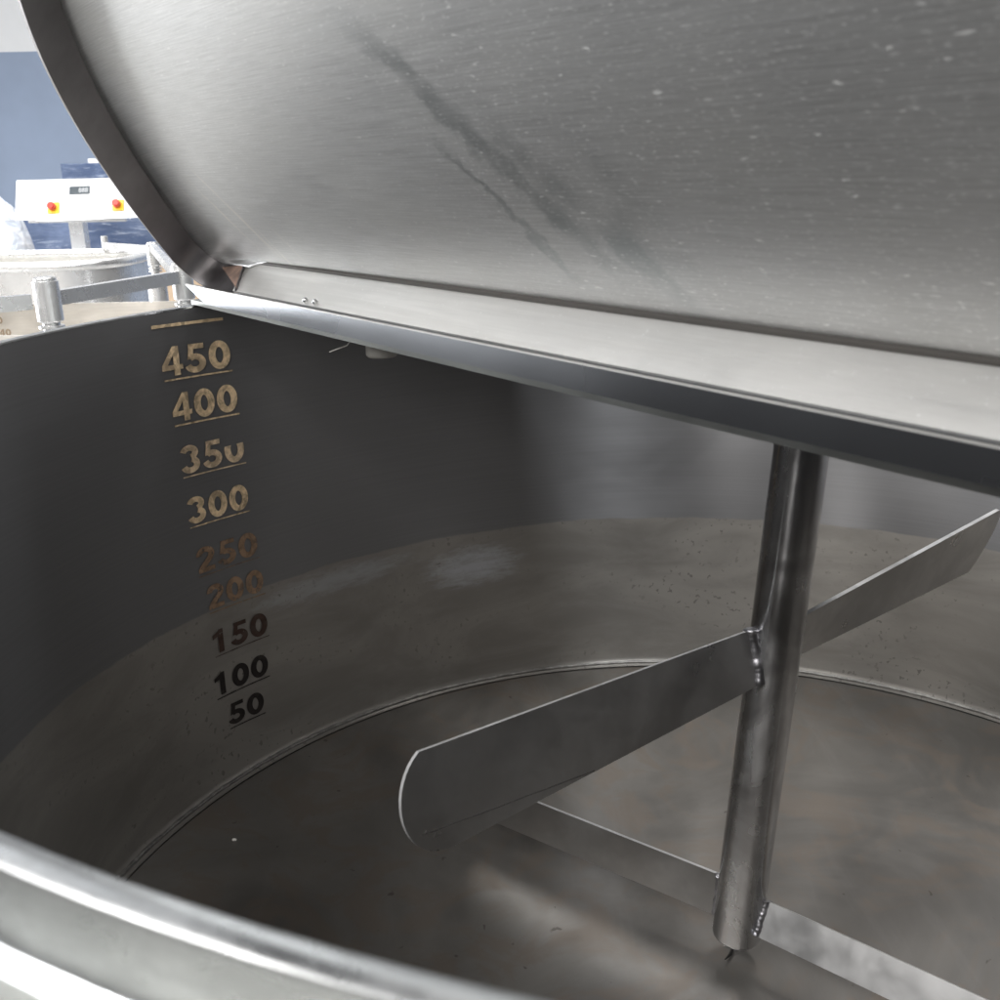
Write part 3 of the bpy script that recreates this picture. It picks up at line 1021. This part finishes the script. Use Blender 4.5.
# control box on its post
cb = thing('control_box', 'white control box with display and two red switches on a post', 'control box', (-1.44, 2.62, GROUND))
M_white = plain('white_enamel', (0.84, 0.85, 0.86), 0.35, var=0.03)
A_, B_ = V(-1.485, 2.495, 0), V(-1.205, 2.495, 0)
zl, zu_ = 0.4905, 0.6055
bm = bmesh.new()
f0, f1 = V(-1.478, 2.462, zl), V(-1.200, 2.455, zl + 0.006)
f2, f3 = V(-1.255, 2.512, zu_), V(-1.478, 2.515, zu_)
back = V(-0.20, 0.17, 0.002)
add_prism(bm, [f0, f1, V(-1.215, 2.510, zu_ + 0.001), f3], V(-0.175, 0.19, 0.0))
bevel(bm, 0.002, 2)
box = mesh_obj('box_body', bm, M_white, cb, 30)
ex = (f1 - f0).normalized()
ey = (f3 - f0).normalized()
en = ex.cross(ey).normalized()
if en.y > 0:
    en = -en


def face_pt(px, py, out):
    return f0 + ex * px + ey * py + en * out


bm = bmesh.new()
add_prism(bm, [face_pt(0.066, 0.078, 0.0003), face_pt(0.126, 0.078, 0.0003), face_pt(0.126, 0.102, 0.0003), face_pt(0.066, 0.102, 0.0003)], en * 0.0018)
disp = mesh_obj('display', bm, plain('dark_display', (0.05, 0.065, 0.075), 0.2), cb)
me, x0, x1, y0, y1 = text_mesh('888', 0.0)
for v in me.vertices:
    v.co = face_pt(0.094 + (v.co.x - x0) / (x1 - x0) * 0.027, 0.083 + (v.co.y - y0) / (y1 - y0) * 0.013, 0.0026)
link_mesh('display_digits', me, plain('pale_segments', (0.5, 0.52, 0.54), 0.4), disp)
M_yel = plain('yellow_plate', (0.80, 0.55, 0.04), 0.4, var=0.04)
M_red = plain('red_knob', (0.62, 0.035, 0.015), 0.35, var=0.05)
for px in (0.022, 0.212):
    bm = bmesh.new()
    add_prism(bm, [face_pt(px - 0.016, 0.022, 0.0003), face_pt(px + 0.016, 0.022, 0.0003), face_pt(px + 0.016, 0.054, 0.0003), face_pt(px - 0.016, 0.054, 0.0003)], en * 0.006)
    bevel(bm, 0.001, 1)
    pl = mesh_obj('switch_plate', bm, M_yel, cb, 30, 'yellow square switch plate')
    bm = bmesh.new()
    add_tube(bm, [face_pt(px, 0.038, 0.006), face_pt(px, 0.038, 0.012), face_pt(px, 0.038, 0.024), face_pt(px, 0.038, 0.026)], 0.011, 24, radii=[0.008, 0.0115, 0.011, 0.009])
    mesh_obj('switch_knob', bm, M_red, pl, 40)
bm = bmesh.new()
add_prism(bm, [(-1.56, 2.53, 0.484), (-1.26, 2.50, 0.484), (-1.30, 2.66, 0.484), (-1.60, 2.68, 0.484)], (0, 0, 0.0075))
mesh_obj('base_tray', bm, M_bgsteel, cb, 30)
bm = bmesh.new()
add_box(bm, -1.460, -1.418, 2.575, 2.615, GROUND, 0.484)
bevel(bm, 0.004, 2)
mesh_obj('post', bm, M_bgsteel, cb, 30)

# wrapped goods and sacks further back


def wrapped(name, x0, x1, y0, y1, z1, label, top):
    t = thing(name, label, 'wrapped pallet', ((x0 + x1) / 2, (y0 + y1) / 2, GROUND))
    k = NM('blue_stretch_film')
    v = k.noise(k.scaled(k.tc, (5, 5, 30), rot=(0.25, 0.35, 0.2)), 1.0, 6, 0.7, 1.8)
    v2 = k.noise(k.tc, 9, 3, 0.6)
    c_ = k.mix(k.ramp(v2, 0.35, 0.65), (0.05, 0.08, 0.16), (0.10, 0.14, 0.24))
    k.set(base_color=k.mix(k.ramp(v, 0.52, 0.72), c_, (0.36, 0.42, 0.52)), roughness=0.22)
    k.bump(v, 0.6, 0.008)
    bm = bmesh.new()
    add_box(bm, x0, x1, y0, y1, GROUND + 0.12, z1)
    bmesh.ops.subdivide_edges(bm, edges=bm.edges[:], cuts=9, use_grid_fill=True)
    for vv in bm.verts:
        s = noise.noise(vv.co * 7) * 0.010
        vv.co.x += s; vv.co.y += noise.noise(vv.co * 8 + V(3, 3, 3)) * 0.010
    mesh_obj('wrapped_load', bm, k.m, t, 60)
    bm = bmesh.new()
    for yy in (y0, (y0 + y1) / 2 - 0.04, y1 - 0.08):
        add_box(bm, x0, x1, yy, yy + 0.08, GROUND, GROUND + 0.1)
    add_box(bm, x0, x1, y0, y1, GROUND + 0.1, GROUND + 0.12)
    mesh_obj('pallet', bm, plain('pallet_wood', (0.35, 0.25, 0.15), 0.8), t)
    if top:
        bm = bmesh.new()
        add_prism(bm, [((x0 + x1) / 2 - 0.07, y0 + 0.03, z1 - 0.004), ((x0 + x1) / 2 + 0.09, y0 + 0.03, z1 - 0.004), ((x0 + x1) / 2 + 0.09, y1 - 0.03, z1 - 0.004),
                       ((x0 + x1) / 2 - 0.07, y1 - 0.03, z1 - 0.004)], (0, 0, 0.022))
        bevel(bm, 0.009, 2)
        mesh_obj('top_sheet', bm, plain('white_foam', (0.82, 0.83, 0.85), 0.6), t, 40)


wrapped('wrapped_pallet', -1.972, -1.62, 3.86, 4.25, 0.668, 'tall stack in blue film with white top, behind the control box', True)
wrapped('wrapped_pallet', -2.10, -1.36, 3.25, 3.62, 0.470, 'wide low stack in dark blue film, seen below the control box', False)

bm = bmesh.new()
add_box(bm, -1.48, -1.02, 2.78, 3.1, GROUND, 0.335)
bevel(bm, 0.006, 2)
o = mesh_obj('cardboard_carton', bm, plain('cardboard', (0.48, 0.36, 0.25), 0.8, var=0.08), None, 30)
tag(o, 'brown cardboard carton at the right end of the kettle', 'carton')

sk = thing('plastic_sack', 'crumpled white plastic sack standing left of the control box', 'sack', (-1.86, 3.0, GROUND))
bm = bmesh.new()
bmesh.ops.create_icosphere(bm, subdivisions=5, radius=1.0)
for v in bm.verts:
    q = v.co.copy()
    nn = noise.noise(q * 2.2) * 0.12 + abs(noise.noise(q * 5.0 + V(4, 0, 0))) * 0.10
    s = 1 + nn
    v.co = V(-1.865 + q.x * 0.135 * s, 3.0 + q.y * 0.13 * s, -0.10 + q.z * 0.655 * (1 + nn * 0.25))
    v.co.z = max(v.co.z, GROUND)
k = NM('white_film'); v_ = k.noise(k.tc, 14, 5, 0.65, 1.0)
k.set(base_color=k.mix(k.ramp(v_, 0.3, 0.7), (0.42, 0.47, 0.55), (0.78, 0.81, 0.86)), roughness=0.3)
k.bump(v_, 0.7, 0.02)
mesh_obj('sack_body', bm, k.m, sk, 60)
